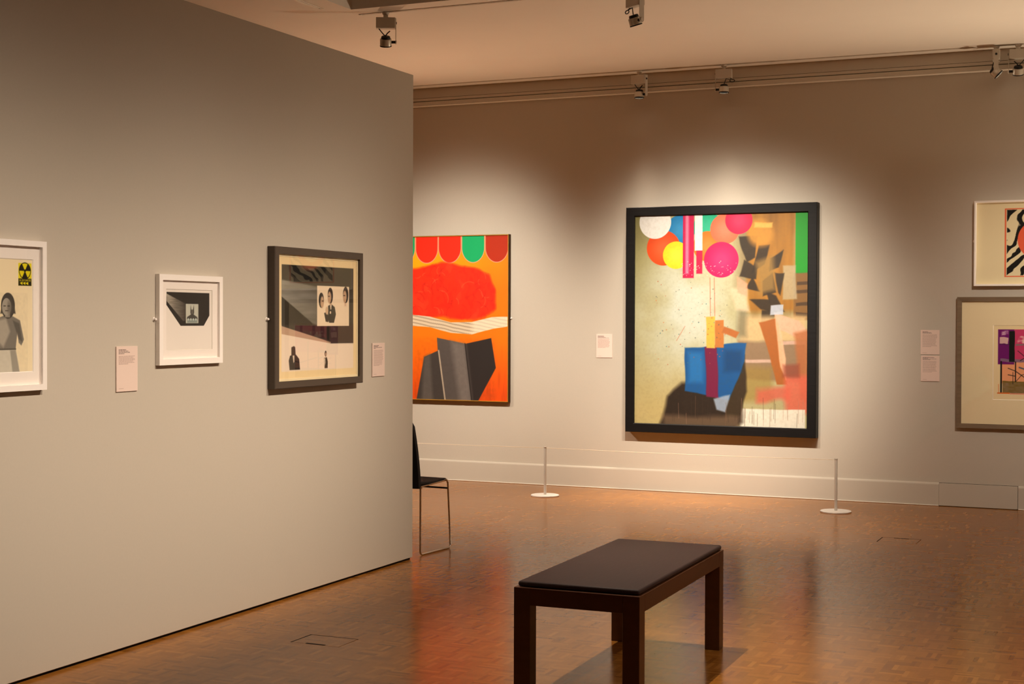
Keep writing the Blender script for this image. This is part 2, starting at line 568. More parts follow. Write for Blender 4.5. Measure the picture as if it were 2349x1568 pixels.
# ------------------------------------------------------------------ track spotlights
def fixture(label, x, y, yaw, tilt, side=1, lens=True, cable=0, light=None, lens_h=-0.004):
    """box adapter with a flat arm on one side carrying a short can; tilt turns the can about the arm pivot"""
    t = thing('track_spotlight', label, 'spotlight', (x, y, HC - 0.004), math.radians(yaw), 'spotlights on the ceiling tracks')
    MB().lathe([(0, 0), (0.024, 0), (0.024, -0.012), (0.017, -0.016), (0.017, -0.036), (0, -0.036)], n=20).build('track_adapter', m_track, t, True)
    MB().box(-0.068, 0.068, -0.028, 0.028, -0.112, -0.036, 0.004, 2).build('driver_box', m_lampwhite, t)
    # flat arm with rounded end
    ax = side * 0.0705
    mb = MB()
    pts = []
    zt, zb, hw = -0.040, -0.205, 0.018
    pts += [(-hw, zt), (hw, zt)]
    for k in range(9):
        a = PI * k / 8
        pts.append((hw * math.cos(a), zb - hw * math.sin(a)))
    v1 = [mb.bm.verts.new((ax - 0.002, p[0], p[1])) for p in pts]
    v2 = [mb.bm.verts.new((ax + 0.002, p[0], p[1])) for p in pts]
    mb.bm.faces.new(v1); mb.bm.faces.new(v2[::-1])
    for i in range(len(pts)):
        j = (i + 1) % len(pts)
        mb.bm.faces.new((v1[i], v2[i], v2[j], v1[j]))
    arm = mb.build('arm', m_lampwhite, t)
    MB().lathe([(0, 0.004), (0.008, 0.004), (0.009, 0)], (ax + side * 0.002, 0, -0.072), 14, (side, 0, 0)).build('screw', m_lampblack, arm, True)
    MB().lathe([(0, 0.004), (0.010, 0.004), (0.011, 0)], (ax + side * 0.002, 0, zb), 14, (side, 0, 0)).build('pivot_screw', m_track, arm, True)
    # can, axis tilted about local x: tilt 0 points straight down, positive towards +y
    pv = Vector((0, 0, zb))
    a = math.radians(tilt)
    ax_d = Vector((0, math.sin(a), -math.cos(a)))
    can = MB().lathe([(0.030, -0.024), (0.040, -0.022), (0.041, -0.018), (0.041, 0.026), (0.039, 0.028), (0.036, 0.028), (0.0372, -0.006)], pv, 32, ax_d).build('can', m_lampbody, t, True)
    MB().lathe([(0, -0.042), (0.026, -0.042), (0.031, -0.038), (0.033, -0.024), (0.030, -0.022), (0, -0.022)], pv, 24, ax_d).build('heat_sink', m_lampblack, t, True)
    MB().lathe([(0.0412, 0.0225), (0.0416, 0.0225), (0.0416, 0.030), (0.0375, 0.030), (0.0375, 0.0225)], pv, 32, ax_d).build('rim', m_lampblack, can, True)
    if lens:
        MB().lathe([(0, lens_h + 0.001), (0.02, lens_h + 0.0015), (0.037, lens_h)], pv, 28, ax_d).build('lens', m_lens, can, True)
    MB().lathe([(0.0362, 0.0275), (0.0345, lens_h + 0.0015)], pv, 28, ax_d).build('baffle', m_lampblack, can, True)
    # pivot stub between arm and can
    MB().lathe([(0.010, 0), (0.010, 0.032)], (side * 0.038, 0, zb), 14, (side, 0, 0)).build('pivot', m_lampblack, t, True)
    # cable from the box to the heat sink
    top = pv - ax_d * 0.044
    s0 = Vector((-side * 0.050, 0.0, -0.110))
    if cable == 1:   # with a loop
        P = [s0, s0 + Vector((-side * 0.02, -0.01, -0.015))]
        for k in range(12):
            an = PI * 0.5 + 2 * PI * k / 12
            P.append(Vector((s0.x - side * 0.020 + 0.020 * math.cos(an) * side, -0.012, s0.z - 0.026 + 0.011 * math.sin(an))))
        P += [s0 * 0.35 + top * 0.65 + Vector((0, 0, 0.028)), top]
    else:
        P = []
        for k in range(9):
            f = k / 8
            P.append(s0.lerp(top + Vector((0, 0, 0.004)), f) + Vector((side * 0.012 * math.sin(PI * f), 0, -0.020 * math.sin(PI * f))))
        # stiff bend back up to the free end
        MB().tube([top, top + Vector((side * 0.012, 0, 0.018)), top + Vector((side * 0.030, 0, 0.034))], 0.0042, 8).build('cable_tail', m_lampblack, t, True)
    MB().tube(P, 0.0036, 8).build('cable', m_lampblack, t, True)
    if light:
        aim, power, size, col = light
        wl = Matrix.Rotation(math.radians(yaw), 3, 'Z') @ (pv + ax_d * 0.045) + Vector((x, y, HC - 0.004))
        so = spot('spot_light', wl, aim, power, size, col, 0.03, 4 if size > 14 else 2)
    return t


fixture('white track spotlight above the free end of the partition, nearest the recess corner', -5.009, YT1, 27, 24, 1, True, 0,
        ((-6.0, YB, 1.42), 700, 19, PURE))
fixture('white track spotlight cut off by the top of the picture, with a looped cable', -3.165, YT1, -34, 20, 1, True, 1,
        ((-3.62, YB, 1.42), 700, 19, PURE))
fixture('white spotlight before the cornice above the black frame, left of the pair', -4.163, YT2, -14, -2, 1, True, 0,
        ((-4.20, 11.70, 0.0), 600, 11, WARM))
fixture('white spotlight before the cornice, right of the pair above the black frame', -3.412, YT2, 10, -2, -1, True, 1,
        ((-3.40, 11.70, 0.0), 600, 11, WARM))
fixture('white spotlight near the right cornice, tilted sideways with its lens showing', -1.223, YT2, -85, 46, 1, True, 1, None, 0.016)
fixture('white spotlight at the right edge of the picture, its dark back showing', -1.060, YT2, 186, -24, 1, False, 0)


# ------------------------------------------------------------------ painter
class Paint:
    """small raster of a flat print or painting, u right 0..w metres, v down 0..h metres"""

    def __init__(self, w_, h_, res, base, seed=1):
        self.w, self.h = w_, h_
        self.nx, self.ny = max(2, int(w_ * res)), max(2, int(h_ * res))
        self.U, self.V = np.meshgrid(np.linspace(0, 1, self.nx), np.linspace(0, 1, self.ny))
        self.px = 1.0 / self.nx
        self.asp = h_ / w_
        self.a = np.zeros((self.ny, self.nx, 3)) + np.array(base, float)
        self.rng = np.random.default_rng(seed)

    def noise(self, fu, fv, oct_=3):
        tot = np.zeros_like(self.U)
        amp, s = 1.0, 0.0
        for k in range(oct_):
            gx, gy = int(fu * 2 ** k) + 2, int(fv * 2 ** k) + 2
            g = self.rng.random((gy + 1, gx + 1))
            x = self.U * (gx - 1); y = self.V * (gy - 1)
            i = x.astype(int); j = y.astype(int)
            fx = x - i; fy = y - j
            fx = fx * fx * (3 - 2 * fx); fy = fy * fy * (3 - 2 * fy)
            tot += amp * ((g[j, i] * (1 - fx) + g[j, i + 1] * fx) * (1 - fy) + (g[j + 1, i] * (1 - fx) + g[j + 1, i + 1] * fx) * fy)
            s += amp
            amp *= 0.5
        return tot / s

    def put(self, m, col, alpha=1.0):
        m = np.clip(m * alpha, 0, 1)[..., None]
        self.a = self.a * (1 - m) + np.array(col, float) * m if not isinstance(col, np.ndarray) or col.ndim == 1 else self.a * (1 - m) + col * m

    def warp(self, amt, f=6):
        return self.U + amt * (self.noise(f, f) - 0.5), self.V + amt * (self.noise(f, f) - 0.5) / self.asp

    def poly(self, pts, soft=None, warp=0.0):
        U, V = self.warp(warp) if warp else (self.U, self.V)
        soft = soft or self.px
        ins = np.zeros_like(U, bool)
        dmin = np.full_like(U, 9.0)
        n = len(pts)
        for i in range(n):
            x1, y1 = pts[i]; x2, y2 = pts[(i + 1) % n]
            c = ((y1 > V) != (y2 > V)) & (U < (x2 - x1) * (V - y1) / (y2 - y1 + 1e-12) + x1)
            ins ^= c
            ex, ey = x2 - x1, (y2 - y1) * self.asp
            t = np.clip(((U - x1) * ex + (V - y1) * self.asp * ey) / (ex * ex + ey * ey + 1e-12), 0, 1)
            d = np.hypot(U - x1 - t * ex, (V - y1) * self.asp - t * ey)
            dmin = np.minimum(dmin, d)
        sd = np.where(ins, dmin, -dmin)
        return np.clip(sd / soft + 0.5, 0, 1)

    def rect(self, x0, y0, x1, y1, soft=None, warp=0.0):
        return self.poly([(x0, y0), (x1, y0), (x1, y1), (x0, y1)], soft, warp)

    def ell(self, cx, cy, rx, ry=None, soft=None, warp=0.0):
        """rx in widths, ry in widths too (round when equal)"""
        U, V = self.warp(warp) if warp else (self.U, self.V)
        ry = ry or rx
        d = np.sqrt(((U - cx) / rx) ** 2 + ((V - cy) * self.asp / ry) ** 2)
        return np.clip((1 - d) * min(rx, ry) / (soft or self.px) + 0.5, 0, 1)

    def line(self, pts, wd, soft=None):
        soft = soft or self.px
        dmin = np.full_like(self.U, 9.0)
        for (x1, y1), (x2, y2) in zip(pts[:-1], pts[1:]):
            ex, ey = x2 - x1, (y2 - y1) * self.asp
            t = np.clip(((self.U - x1) * ex + (self.V - y1) * self.asp * ey) / (ex * ex + ey * ey + 1e-12), 0, 1)
            dmin = np.minimum(dmin, np.hypot(self.U - x1 - t * ex, (self.V - y1) * self.asp - t * ey))
        return np.clip((wd / 2 - dmin) / soft + 0.5, 0, 1)

    def build(self, name, m, parent, x0, z1, out_):
        """grid mesh, top-left at local (x0, z1), -y out of the wall by out_"""
        nx, ny = self.nx, self.ny
        co = np.zeros((ny, nx, 3), np.float32)
        co[..., 0] = x0 + self.U * self.w
        co[..., 1] = -out_
        co[..., 2] = z1 - self.V * self.h
        idx = np.arange(nx * ny).reshape(ny, nx)
        q = np.stack([idx[1:, :-1], idx[1:, 1:], idx[:-1, 1:], idx[:-1, :-1]], -1).reshape(-1, 4)
        me = bpy.data.meshes.new(name)
        me.vertices.add(nx * ny)
        me.vertices.foreach_set('co', co.ravel())
        me.loops.add(q.size)
        me.loops.foreach_set('vertex_index', q.ravel().astype(np.int32))
        me.polygons.add(len(q))
        me.polygons.foreach_set('loop_start', np.arange(0, q.size, 4, dtype=np.int32))
        me.update(calc_edges=True)
        c = np.clip(self.a, 0, 255) / 255.0
        c = np.where(c <= 0.04045, c / 12.92, ((c + 0.055) / 1.055) ** 2.4)
        ca = np.ones((ny, nx, 4), np.float32)
        ca[..., :3] = c
        at = me.color_attributes.new('Col', 'FLOAT_COLOR', 'POINT')
        at.data.foreach_set('color', ca.ravel())
        me.materials.append(m)
        o = bpy.data.objects.new(name, me)
        C.objects.link(o)
        o.parent = parent
        return o


# ------------------------------------------------------------------ pictures
def picture(name, label, wall, a0, z0, w_, h_, prof, m_frame):
    loc, rz = ((a0, YB, z0), 0.0) if wall == 'back' else ((XL, a0, z0), PI / 2)
    t = thing(name, label, 'picture', loc, rz)
    MB().rings(w_, h_, prof).build('moulding', m_frame, t)
    MB().box(0.004, w_ - 0.004, -0.006, -0.0005, 0.004, h_ - 0.004).build('backing', m_darkedge, t)
    return t


def bracket(t, x, z):
    mb = MB()
    mb.lathe([(0, 0.016), (0.004, 0.016), (0.0065, 0.013), (0.0065, 0.002), (0.010, 0.002), (0.010, 0.0008)], (x, 0, z), 14, (0, -1, 0))
    mb.build('security_bracket', m_white, t, True)


def glass(t, x0, x1, z0, z1, out_):
    MB().box(x0, x1, -out_ - 0.002, -out_, z0, z1).build('glass', m_glass, t)


# --- print 1: white frame cut off by the left edge of the view
W1, H1, D1, F1 = 0.74, 0.614, 0.030, 0.024
t = picture('framed_print', 'white framed print cut off at far left, grey standing woman and yellow shelter sign', 'left',
            4.790 - W1, 1.200, W1, H1, [(0, .001), (0, D1), (F1, D1), (F1, 0.012)], m_white)
MB().rings(W1, H1, [(F1 - 0.002, 0.013), (0.076, 0.013, 0.061)]).build('mat_board', m_board, t)
ow, oh = W1 - 2 * 0.061, H1 - 2 * 0.076
MB().rings(W1, H1, [(0.076, 0.013, 0.061), (0.079, 0.010, 0.064)]).build('mat_bevel', m_white, t)
P = Paint(ow, oh, 520, (246, 228, 190), 3)
rw = lambda m_: 1 - m_ / ow                # metres from the right edge -> u
# shelter sign
xa, xb = rw(0.083), rw(0.008)
ya, yb_, yc = 0.035, 0.172, 0.235
P.put(P.rect(xa, ya, xb, yc), (232, 216, 20))
cxs, cys, rs = (xa + xb) / 2, (ya + yb_) / 2, (xb - xa) * 0.46
P.put(P.ell(cxs, cys, rs), (26, 24, 10))
for k in range(3):
    a = math.radians(-90 + 120 * k)
    tri = [(cxs, cys)] + [(cxs + rs * 0.9 * math.cos(a + s_), cys + rs * 0.9 * math.sin(a + s_) / P.asp) for s_ in (-0.52, -0.26, 0, 0.26, 0.52)]
    P.put(P.poly(tri), (232, 216, 20))
P.put(P.ell(cxs, cys, rs * 0.16), (26, 24, 10))
P.put(P.rect(xa, yb_, xb, yc), (30, 27, 12))
# FALLOUT SHELTER in small strokes on the black strip
font = {'F': ['11', '10', '11', '10', '10'], 'A': ['010', '101', '111', '101', '101'], 'L': ['10', '10', '10', '10', '11'],
        'O': ['111', '101', '101', '101', '111'], 'U': ['101', '101', '101', '101', '111'], 'T': ['111', '010', '010', '010', '010'],
        'S': ['11', '10', '11', '01', '11'], 'H': ['101', '101', '111', '101', '101'], 'E': ['11', '10', '11', '10', '11'], 'R': ['110', '101', '110', '101', '101'], ' ': ['0'] * 5}
txt = 'FALLOUT SHELTER'
tot = sum(len(font[ch][0]) + 1 for ch in txt)
uu = (xb - xa) * 0.90 / tot
ux = xa + (xb - xa) * 0.06
for ch in txt:
    for r_, row in enumerate(font[ch]):
        for k, bit in enumerate(row):
            if bit == '1':
                P.put(P.rect(ux + k * uu, yb_ + 0.008 + r_ * 0.0033, ux + (k + 1) * uu, yb_ + 0.008 + (r_ + 1) * 0.0033, P.px * 0.7), (214, 200, 40))
    ux += (len(font[ch][0]) + 1) * uu
for k in range(3):
    x_ = xa + (xb - xa) * (0.10 + 0.22 * k)
    P.put(P.poly([(x_, (yb_ + yc) / 2 + 0.008), (x_ + 0.026, yc - 0.034), (x_ + 0.026, yc - 0.006)]), (232, 216, 20))
# generic standing woman in a grey blouse and pale skirt
fx = rw(0.146)
s_ = 0.075 / ow
vf = lambda v: 0.345 + v * 0.655
P.put(P.poly([(fx - 1.1 * s_, vf(0.30)), (fx - .3 * s_, vf(.24)), (fx + .35 * s_, vf(.24)), (fx + .95 * s_, vf(.30)), (fx + 1.25 * s_, vf(.56)),
              (fx + 1.05 * s_, vf(.64)), (fx + .85 * s_, vf(.60)), (fx + .75 * s_, vf(.46)), (fx + .62 * s_, vf(.68)), (fx - .7 * s_, vf(.68)),
              (fx - .8 * s_, vf(.5)), (fx - 1.2 * s_, vf(.66)), (fx - 1.5 * s_, vf(.6))], 0.006), (128, 122, 112))
P.put(P.poly([(fx - .65 * s_, vf(.30)), (fx - .1 * s_, vf(.27)), (fx + .2 * s_, vf(.45)), (fx - .3 * s_, vf(.66)), (fx - .6 * s_, vf(.6))], 0.02), (188, 178, 162), 0.8)
P.put(P.poly([(fx + .4 * s_, vf(.30)), (fx + .9 * s_, vf(.34)), (fx + 1.15 * s_, vf(.6)), (fx + .85 * s_, vf(.55))], 0.01), (84, 80, 74), 0.7)
P.put(P.poly([(fx - .72 * s_, vf(.68)), (fx + .62 * s_, vf(.68)), (fx + .95 * s_, 1.02), (fx - 1.0 * s_, 1.02)], 0.006), (214, 206, 188))
P.put(P.poly([(fx + .2 * s_, vf(.70)), (fx + .62 * s_, vf(.70)), (fx + .95 * s_, 1.02), (fx + .4 * s_, 1.02)], 0.01), (150, 144, 132), 0.8)
P.put(P.line([(fx - .72 * s_, vf(.685)), (fx + .62 * s_, vf(.685))], 0.010), (92, 88, 80))
P.put(P.ell(fx + .05 * s_, vf(.105), .52 * s_, .70 * s_), (70, 66, 60))
P.put(P.poly([(fx - .42 * s_, vf(.1)), (fx + .52 * s_, vf(.1)), (fx + .62 * s_, vf(.21)), (fx - .52 * s_, vf(.21))], 0.008), (78, 73, 66))
P.put(P.rect(fx - .17 * s_, vf(.18), fx + .2 * s_, vf(.26), 0.006), (150, 142, 130))
P.put(P.ell(fx - .06 * s_, vf(.12), .34 * s_, .47 * s_), (168, 160, 146))
P.put(P.ell(fx + .16 * s_, vf(.13), .16 * s_, .36 * s_, 0.02), (112, 106, 96), 0.8)
for dx in (-.2, .1):
    P.put(P.line([(fx + (dx - .07) * s_, vf(.108)), (fx + (dx + .07) * s_, vf(.108))], 0.006), (60, 56, 50))
P.put(P.line([(fx - .14 * s_, vf(.172)), (fx + .06 * s_, vf(.172))], 0.006), (88, 80, 74))
P.put(P.noise(60, 50, 2) * P.rect(rw(.28), .3, rw(.03), 1), (120, 114, 104), 0.10)
P.build('print', m_print, t, 0.061, H1 - 0.076, 0.010)
glass(t, F1, W1 - F1, F1, H1 - F1, 0.021)
bracket(t, -0.008, H1 / 2)

# --- print 2: small white frame
W2, H2, D2, F2 = 0.500, 0.424, 0.024, 0.027
t = picture('framed_print', 'small white framed print with a dark angular photograph, second from left', 'left',
            5.546, 1.279, W2, H2, [(0, .001), (0, D2), (F2, D2), (F2, 0.007)], m_white)
MB().rings(W2, H2, [(F2 - 0.002, 0.010), (0.068, 0.010)]).build('mat_board', m_board, t)
MB().rings(W2, H2, [(0.068, 0.010), (0.070, 0.0075)]).build('mat_bevel', m_trim, t)
w_, h_ = W2 - 2 * 0.068, H2 - 2 * 0.068
P = Paint(w_, h_, 640, (240, 230, 220), 5)
cv = lambda pts: [((u * (W2 - 2 * F2) + F2 - 0.068) / w_, (v * (H2 - 2 * F2) + F2 - 0.068) / h_) for u, v in pts]
P.put(P.poly(cv([(.105, .148), (.86, .15), (.86, .445), (.757, .578), (.345, .578), (.10, .31)])), (27, 23, 22))
bm_ = P.poly(cv([(.105, .168), (.105, .262), (.39, .515), (.43, .51), (.45, .30)]), 0.01)
P.put(bm_ * np.clip(1.05 - P.U * 1.9, 0, 1) * (0.6 + 0.5 * P.noise(8, 60)), (196, 186, 168))
q = cv([(.437, .295), (.66, .545)])
P.put(P.rect(q[0][0], q[0][1], q[1][0], q[1][1]), (196, 196, 182))
fu = lambda a, b2: (q[0][0] + a * (q[1][0] - q[0][0]), q[0][1] + b2 * (q[1][1] - q[0][1]))
P.put(P.rect(*fu(0.1, .72), *fu(.92, .98), 0.02), (120, 134, 130), 0.8)
P.put(P.poly([fu(.38, .06), fu(.44, .30), fu(.56, .30), fu(.64, .06), fu(.66, .45), fu(.62, .55), fu(.9, .68), fu(.94, .78), fu(.08, .78), fu(.1, .68), fu(.4, .55), fu(.36, .45)], 0.01), (62, 60, 56))
P.put(P.rect(*fu(.44, .30), *fu(.58, .52), 0.02), (128, 120, 110), 0.6)
for k in range(4):
    P.put(P.ell(*fu(.2 + .2 * k, .80), .016, .016, 0.01), (214, 222, 214), 0.8)
P.build('print', m_print, t, 0.068, H2 - 0.068, 0.0074)
glass(t, F2, W2 - F2, F2, H2 - F2, 0.016)
bracket(t, -0.012, H2 * 0.505)

# --- print 3: grey-brown frame
W3, H3, D3, F3 = 0.918, 0.746, 0.048, 0.038
t = picture('framed_print', 'grey brown framed collage print with dark beam and small suited men, nearest partition edge', 'left',
            6.476, 1.129, W3, H3, [(0, .001), (0, D3 - 0.004), (0.004, D3), (F3, D3), (F3, 0.030)], m_greybrown)
w_, h_ = W3 - 2 * F3, H3 - 2 * F3
P = Paint(w_, h_, 420, (240, 214, 164), 7)
P.put(P.rect(.056, .08, .944, .925), (238, 218, 196))
dark = P.poly([(.058, .08), (.944, .079), (.944, .713), (.65, .712), (.058, .60)])
P.put(dark, (62, 56, 46))
P.put(P.poly([(.058, .565), (.65, .70), (.65, .712), (.058, .628)]), (192, 158, 132))
P.put(P.poly([(.20, .555), (.94, .555), (.94, .71), (.66, .705)], 0.02), (66, 44, 38), 0.8)
for u_, wd_ in ((.27, .03), (.42, .035), (.52, .045), (.60, .03)):
    P.put(P.poly([(u_, .56), (u_ + wd_, .56), (u_ + wd_, .60 + (u_ - .2) * .22), (u_, .59 + (u_ - .2) * .22)]), (30, 24, 22), 0.8)
bm_ = P.poly([(.058, .20), (.48, .245), (.48, .56), (.42, .545), (.058, .335)], 0.012)
P.put(bm_ * np.clip(1.0 - P.U * 1.0, .15, 1) * (0.55 + 0.6 * P.noise(4, 30)), (160, 156, 146))
P.put(P.poly([(.058, .335), (.42, .545), (.40, .56), (.058, .556)], 0.006), (46, 42, 33))
P.put(P.ell(.36, .075, .235, .105, 0.01) * (P.V > .08), (22, 20, 18))
P.put(P.ell(.38, .075, .11, .034, 0.02) * (P.V > .08), (112, 74, 56))
for u_ in (.16, .205, .66):
    P.put(P.line([(u_, .085), (u_ + .004, .20)], 0.004), (30, 26, 22))
# pale inset with three heads and two suits
P.put(P.rect(.478, .236, .887, .567), (238, 216, 186))
def head(u_, v_, s1, s2=1):
    P.put(P.ell(u_, v_, .034 * s1, .052 * s1), (48, 40, 34))
    P.put(P.ell(u_ - .011 * s1 * s2, v_ + .016, .022 * s1, .040 * s1, 0.006), (196, 160, 128))
    P.put(P.line([(u_ - .026 * s1 * s2, v_ + .006), (u_ - .008 * s1 * s2, v_ + .006)], .006), (60, 46, 38))
P.put(P.poly([(.615, .40), (.655, .385), (.70, .41), (.715, .47), (.69, .54), (.63, .54), (.615, .50)], 0.005), (52, 48, 40))
P.put(P.poly([(.64, .385), (.66, .385), (.655, .43), (.645, .43)], .004), (226, 208, 182))
P.put(P.poly([(.565, .46), (.60, .45), (.625, .50), (.62, .535), (.585, .53)], 0.005), (58, 50, 42))
P.put(P.ell(.60, .44, .018, .026, 0.006), (206, 172, 140))
P.put(P.rect(.638, .35, .66, .395, .006), (198, 164, 134))
head(.643, .315, 1.0)
head(.53, .355, .95, -1)
P.put(P.rect(.825, .35, .85, .40, .01), (216, 180, 150))
head(.842, .305, 1.05)
P.put(P.ell(.645, .455, .009), (238, 214, 180))
# two small figures at the foot
P.put(P.poly([(.155, .80), (.225, .795), (.262, .83), (.272, .915), (.15, .915), (.14, .84)], .005), (48, 40, 38))
P.put(P.poly([(.17, .735), (.20, .725), (.215, .735), (.22, .80), (.17, .80)], .006), (66, 44, 38))
P.put(P.poly([(.185, .80), (.205, .80), (.205, .85), (.195, .86)], .004), (230, 208, 184))
P.put(P.poly([(.565, .83), (.60, .825), (.612, .86), (.61, .915), (.572, .915)], .005), (66, 56, 46))
P.put(P.ell(.585, .795, .013, .019), (56, 44, 36))
P.put(P.ell(.588, .80, .009, .013, .005), (186, 150, 122))
P.put(P.poly([(.567, .835), (.58, .83), (.582, .87), (.575, .9)], .005), (222, 204, 178))
P.build('print', m_print, t, F3, H3 - F3, 0.031)
MB().rings(W3, H3, [(F3 - .001, 0.034), (F3 + .012, 0.034), (F3 + .013, 0.0315)]).build('mat_edge', m_cream, t)
glass(t, F3 - .001, W3 - F3 + .001, F3 - .001, H3 - F3 + .001, 0.038)
bracket(t, -0.010, H3 * 0.49)

# --- large orange canvas: plain abstract stand-in in the same colours
WO, HO, DO, FO = 1.225, 1.528, 0.050, 0.008
t = picture('framed_painting', 'orange and red canvas with a thin gilt edge, half hidden behind the partition', 'back',
            -5.452 - WO, 0.741, WO, HO, [(0, .001), (0, DO), (0.004, DO + 0.002)], m_darkedge)
MB().rings(WO, HO, [(0.002, DO - 0.004), (0.002, DO + 0.004), (FO, DO + 0.004), (FO, DO - 0.010)]).build('gilt_edge', m_gold, t)
w_, h_ = WO - 2 * FO, HO - 2 * FO
P = Paint(w_, h_, 330, (252, 118, 0), 11)
n1 = P.noise(4, 4)
P.put(np.clip(1.2 - abs(P.V - .14) * 6, 0, 1) * np.clip(1.1 - P.U * .9, 0, 1), (255, 178, 0), 0.85)
P.put(np.clip((P.V - .62) * 3, 0, 1), (226, 74, 8), 0.9)
st = P.noise(40, 6, 2)
P.put(np.clip((P.V - .6) * 3, 0, 1) * np.clip(st * 2.2 - 1.0, 0, 1), (176, 58, 10), 0.55)
# row of rounded tongues along the top
for k, col in enumerate([(14, 166, 98), (244, 40, 14), (244, 40, 14), (14, 166, 98), (176, 44, 12), (236, 40, 20)]):
    cu = .905 - .198 * (4 - k) if k < 5 else -.2
    for g_, cc in ((.006, (246, 150, 120)), (0, col)):
        P.put(np.maximum(P.rect(cu - .093 - g_, -.02, cu + .093 + g_, .07), P.ell(cu, .07, .093 + g_, .112 + g_)), cc)
# big red cloud
red = P.poly([(.0, .22), (.12, .20), (.30, .175), (.55, .165), (.72, .185), (.84, .235), (.885, .33), (.88, .44), (.80, .49), (.6, .51), (.4, .50), (.2, .49), (0, .48)], 0.025, 0.06)
P.put(red, (252, 36, 10), 0.95)
nn = P.noise(9, 9, 3)
P.put(red * np.clip(np.abs(np.sin(nn * 14)) * 3 - 2.2, 0, 1), (196, 24, 8), 0.5)
P.put(red * np.clip(nn * 2.4 - 1.1, 0, 1), (255, 84, 50), 0.5)
r4 = random.Random(8)
for _ in range(70):
    u_, v_ = r4.uniform(.16, .86), r4.uniform(.20, .48)
    a0q, da, rr = r4.uniform(0, 6.28), r4.uniform(.8, 1.8), r4.uniform(.02, .07)
    pp = [(u_ + rr * math.cos(a0q + da * k / 5), v_ + rr * .8 * math.sin(a0q + da * k / 5)) for k in range(6)]
    P.put(red * P.line(pp, .006, .006), (178, 22, 8) if r4.random() < .6 else (255, 96, 60), .55)
# cream waves right across
rib = P.poly([(-.02, .50), (.15, .475), (.34, .49), (.52, .525), (.70, .525), (.86, .495), (1.02, .49), (1.02, .545), (.88, .565), (.70, .60), (.52, .59), (.34, .555), (.15, .545), (-.02, .56)], 0.004, 0.01)
P.put(rib, (214, 196, 168))
P.put(rib * (np.sin((P.V * 1.3 - P.U * .18 + .02 * n1) * 230) > .35), (140, 118, 96), 0.55)
P.put(rib * P.rect(.70, .47, 1.02, .62, .05), (236, 224, 196), 0.6)
# leaning grey slabs
P.put(P.poly([(.62, .66), (.86, .62), (.90, .80), (.74, 1.02), (.60, 1.02)], .006), (44, 37, 35))
P.put(P.poly([(.40, .62), (.64, .655), (.70, 1.02), (.44, 1.02)], .006), (84, 76, 72))
P.put(P.poly([(.52, .64), (.64, .655), (.70, 1.02), (.60, 1.02)], .05), (128, 118, 112), .7)
P.put(P.poly([(.22, 1.02), (.29, .74), (.41, .70), (.47, 1.02)], .006), (64, 57, 53))
P.put(P.poly([(.29, .74), (.34, .72), (.37, 1.02), (.27, 1.02)], .03), (100, 92, 86), .7)
P.put(P.line([(.415, .70), (.475, 1.02)], 0.012, .004), (206, 186, 160), .8)
P.put(P.line([(.64, .655), (.70, 1.02)], 0.008, .004), (24, 19, 18), .8)
P.put(P.noise(50, 60, 2) * P.rect(.2, .62, .9, 1, .03), (40, 34, 32), 0.12)
P.build('canvas', m_oil, t, FO, HO - FO, DO - 0.009)
bracket(t, WO + 0.008, HO * 0.5)

# --- large black-framed picture: plain abstract stand-in in the same colours
WB, HB, DB, FB = 1.672, 1.956, 0.100, 0.078
t = picture('framed_painting', 'large black framed colourful painting with discs, spotlit on the back wall', 'back',
            -4.308, 0.517, WB, HB, [(0, .001), (0, DB - 0.004), (0.004, DB), (FB - 0.006, DB), (FB, DB - 0.006), (FB, DB - 0.028)], m_ebony)
w_, h_ = WB - 2 * FB, HB - 2 * FB
P = Paint(w_, h_, 285, (176, 170, 126), 13)
n1, n2 = P.noise(5, 6, 4), P.noise(3, 3, 2)
P.put(np.clip(1.3 - np.hypot((P.U - .30) * 2.0, (P.V - .47) * 1.7) * 1.6, 0, 1), (206, 215, 204), 0.9)
P.put(np.clip(n1 * 2.4 - 1.1, 0, 1) * (P.U < .6), (170, 162, 112), 0.6)
P.put(np.clip(.2 - P.U, 0, 1) * 4 * np.clip(.5 - P.V, 0, 1) * 3, (128, 122, 74), 0.8)
P.put(np.clip(P.V - .66, 0, 1) * 3 * (P.U < .5), (206, 184, 120), 0.6)
# ochre and brown uprights on the right
P.put(P.rect(.60, -.02, .70, .34, .06, .03), (138, 120, 86), .8)
P.put(P.rect(.66, -.02, .93, .46, .03, .03), (182, 126, 44))
P.put(P.noise(26, 3, 3) * P.rect(.66, -.02, .93, .5, .03), (112, 76, 26), .7)
P.put(P.rect(.93, -.02, 1.02, .285, .003), (22, 150, 34))
P.put(P.rect(.92, .285, 1.02, .50, .01, .02), (128, 92, 46))
for v_ in (.32, .36, .42, .46):
    P.put(P.rect(.935, v_, 1.02, v_ + .016, .006, .02), (64, 46, 30), .8)
P.put(P.rect(.86, .24, .935, .40, .01, .02), (176, 164, 136), .8)
